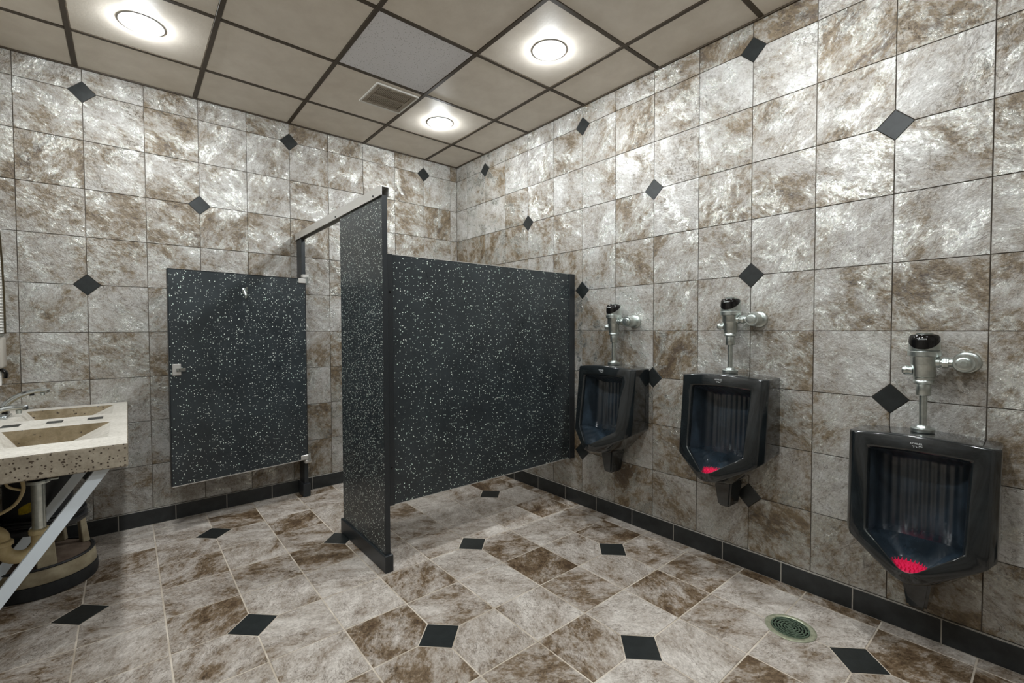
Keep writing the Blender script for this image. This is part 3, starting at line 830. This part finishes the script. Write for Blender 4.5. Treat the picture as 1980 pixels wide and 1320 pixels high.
pts = [P(-2.855, .428), P(-2.855, .405)] + [P(-2.855 - R_ + R_ * math.cos(a), .398 - R_ * math.sin(a)) for a in [PI * k / 14 for k in range(1, 14)]] + [P(-2.855 - 2 * R_, .402), P(-2.855 - 2 * R_, .415)]
tube(bm, pts, .027, 16); obj('trap_bend', bm, M_CREAMP, t, 60)
bm = bmesh.new(); lathe(bm, [(.030, .403 - .3), (.036, .406 - .3), (.036, .422 - .3), (.031, .425 - .3)], 10, Matrix.Translation((-2 * R_, 0, 0))); obj('slip_nut', bm, M_CREAMP, t, 40)
bm = bmesh.new()
pts = spline([P(-2.967, .426), P(-2.970, .447), P(-2.988, .468), P(-3.02, .474), P(-3.125, .474)], 6)
tube(bm, pts, .026, 16); obj('wall_arm', bm, M_CREAMP, t, 60)
# supply valve with its hose
t = thing('supply_valve', 'cream supply valve with a looped hose under the slab', 'valve', (XL + .002, -1.115, .688))
bm = bmesh.new()
lathe(bm, [(.030, 0), (.028, .006), (.014, .008), (.014, .11), (.020, .112), (.020, .16), (.013, .162), (.013, .225), (.020, .227), (.020, .245), (.012, .247)], 18, along((0, 0, 0), (1, 0, 0)))
obj('valve_stem', bm, M_CREAMP, t, 40)
bm = bmesh.new()
tube(bm, spline([(.236, -.018, .004), (.243, -.02, -.045), (.225, -.022, -.095), (.19, -.024, -.125), (.15, -.026, -.135), (.09, -.03, -.120), (.05, -.03, -.06), (.03, -.02, 0)], 7), .0065, 10)
obj('hose', bm, M_CREAMP, t, 60)
bm = bmesh.new(); tube(bm, spline([(.19, -.012, .0), (.20, -.013, -.03), (.235, -.016, -.05)], 6), .005, 8); obj('drip_tube', bm, M_CREAMP, t, 60)

# ------------------------------------------------------------------ floor buffer stored under the sink
bx, by = -2.905, -.53
t = thing('floor_buffer', 'round floor buffer with cream deck and black bumper under the sink', 'floor buffer', (bx, by, .0005))
bm = bmesh.new(); lathe(bm, [(.205, 0), (.216, .004), (.219, .03), (.217, .064), (.205, .068)], 56); obj('bumper', bm, M_RUBBER, t, 50)
bm = bmesh.new(); lathe(bm, [(.212, .0685), (.214, .072), (.206, .128), (.203, .136)], 56); obj('deck', bm, M_CREAM, t, 50)
bm = bmesh.new(); lathe(bm, [(.19, .1365), (.206, .1365), (.208, .141), (.203, .146), (.192, .144)], 56, cap0=False, cap1=False); obj('deck_rim', bm, M_RUBBER, t, 50)
bm = bmesh.new(); lathe(bm, [(.191, .1365), (.191, .139), (.13, .147), (0, .150)], 48); obj('deck_top', bm, M_DUST, t, 50)
for k, (a, w) in enumerate(((-78, .036), (25, .022), (70, .024), (160, .03))):
    a = math.radians(a); ca, sa = math.cos(a), math.sin(a)
    bm = bmesh.new(); vs = []
    for r, z, ww, th in ((.178, .142, w, .016), (.160, .318, w * .72, .012)):
        for s in (-1, 1):
            for q in (-1, 1): vs.append(bm.verts.new((ca * (r + q * th) - sa * s * ww, sa * (r + q * th) + ca * s * ww, z)))
    for f in ((0, 1, 3, 2), (4, 6, 7, 5), (0, 4, 5, 1), (2, 3, 7, 6), (0, 2, 6, 4), (1, 5, 7, 3)): bm.faces.new([vs[i] for i in f])
    bmesh.ops.recalc_face_normals(bm, faces=bm.faces)
    bmesh.ops.bevel(bm, geom=list(bm.edges), offset=.003, segments=1, affect='EDGES')
    obj('leg', bm, M_CREAM, t)
bm = bmesh.new(); lathe(bm, [(.10, .305), (.176, .305), (.182, .312), (.182, .330), (.174, .336), (.10, .336)], 44); obj('motor_ring', bm, M_MOTOR, t, 50)
bm = bmesh.new()
for k, (r, z) in enumerate(((.165, .344), (.150, .345), (.172, .357), (.155, .358), (.163, .369))):
    tube(bm, [(r * math.cos(2 * PI * i / 40 + k) * 1.0, r * math.sin(2 * PI * i / 40 + k), z + .002 * math.sin(5 * i + k)) for i in range(40)], .0065, 8)
obj('power_cord', bm, M_RUBBER, t, 60)
bm = bmesh.new(); lathe(bm, [(.12, .3365), (.128, .345), (.128, .62), (.118, .645), (.06, .66), (0, .66)], 44); mo = obj('motor_housing', bm, M_MOTOR, t, 40)
bm = bmesh.new()                                       # sticker on the housing, bent round it
n = 10; rows = []
for i in range(n + 1):
    s = i / n; a = math.radians(-118 + 34 * s); hh = .024 * math.sin(PI * (.12 + .76 * s)) ** .6
    rows.append([bm.verts.new((.1288 * math.cos(a), .1288 * math.sin(a), .415 + .028 * s + q * hh)) for q in (-1, 1)])
for a, b in zip(rows, rows[1:]): bm.faces.new((a[0], b[0], b[1], a[1]))
obj('sticker', bm, M_YELLOW, mo)

# ------------------------------------------------------------------ left edge: ribbed mirror frame and soap dispenser
t = thing('wall_mirror', 'tall mirror with a ribbed white frame on the left wall above the faucets', 'mirror', (XL, -.50, 1.28))
def arch(a, b, n=44):
    return [(a * math.cos(PI * k / n), b * math.sin(PI * k / n)) for k in range(n + 1)]
out_ = [(.40, 0)] + [(y, .13 + z) for y, z in arch(.40, .72)] + [(-.40, 0)]
inn_ = [(.34, .05)] + [(y, .13 + z) for y, z in arch(.34, .65)] + [(-.34, .05)]
PMAT = Matrix(((0, 0, 1, 0), (1, 0, 0, 0), (0, 1, 0, 0), (0, 0, 0, 1)))
bm = bmesh.new(); prism(bm, inn_, .0015, .012, PMAT); obj('glass', bm, M_GLASS, t)
def ring(o_, i_, x0, x1):
    bm = bmesh.new(); n = len(o_); V_ = []
    for (y, z), (y2, z2) in zip(o_, i_): V_.append([bm.verts.new((x0, y, z)), bm.verts.new((x1, y, z)), bm.verts.new((x1, y2, z2)), bm.verts.new((x0, y2, z2))])
    for k in range(n):
        a, b = V_[k], V_[(k + 1) % n]
        for q in range(4): bm.faces.new((a[q], a[(q + 1) % 4], b[(q + 1) % 4], b[q]))
    bmesh.ops.recalc_face_normals(bm, faces=bm.faces); return bm
obj('frame_back', ring(out_, inn_, .001, .03), M_MIRRORTRIM, t)
so = [(y * .995, z * .995 + .002) for y, z in out_]
obj('frame_lip', ring([(y * 1.004, z * 1.004) for y, z in out_], [(y * .985, z * .985 + .004) for y, z in out_], .062, .070), M_MIRRORTRIM, t)
dens = []
for (a, b) in zip(out_, out_[1:]):
    L_ = (Vector(b) - Vector(a)).length; m_ = max(1, int(L_ / .016))
    for k in range(m_): dens.append((Vector(a).lerp(Vector(b), (k + .5) / m_), (Vector(b) - Vector(a)).normalized()))
rib = None
for p, d in dens:
    if rib is None: rib = obj('rib', B(.0305, .0615, -.0045, .0045, -.05, 0, bev=.002), M_TRIMW, t)
    else:
        r2 = rib.copy(); COL.objects.link(r2); rib_ = r2
    cur = rib if p is dens[0][0] else r2
    nrm = Vector((d.y, -d.x))                      # outward
    cur.matrix_local = Matrix(((1, 0, 0, 0), (0, d.x, nrm.x, p.x), (0, d.y, nrm.y, p.y), (0, 0, 0, 1)))
t = thing('soap_dispenser', 'pale soap dispenser with black lever on the left wall over the sink', 'dispenser', (XL, -.13, 1.06))
bm = bmesh.new(); box(bm, .001, .066, -.055, .055, .03, .205, bev=.014, seg=3); obj('body', bm, plain('grey_plastic', srgb(176, 170, 160), .4), t, 50)
bm = bmesh.new(); box(bm, .004, .060, -.05, .05, .2055, .222, bev=.006); obj('lid', bm, M_CHROMED, t)
bm = bmesh.new(); tube(bm, spline([(.03, 0, .029), (.055, 0, .02), (.068, 0, .0), (.066, 0, -.025)], 6), .010, 10, sx=2.2); obj('lever', bm, M_BLACKPLASTIC, t, 60)
bm = bmesh.new(); lathe(bm, [(.009, -.065), (.011, -.03), (.012, .0295)], 14, Matrix.Translation((.042, 0, 0))); obj('nozzle', bm, M_TRIMW, t, 40)
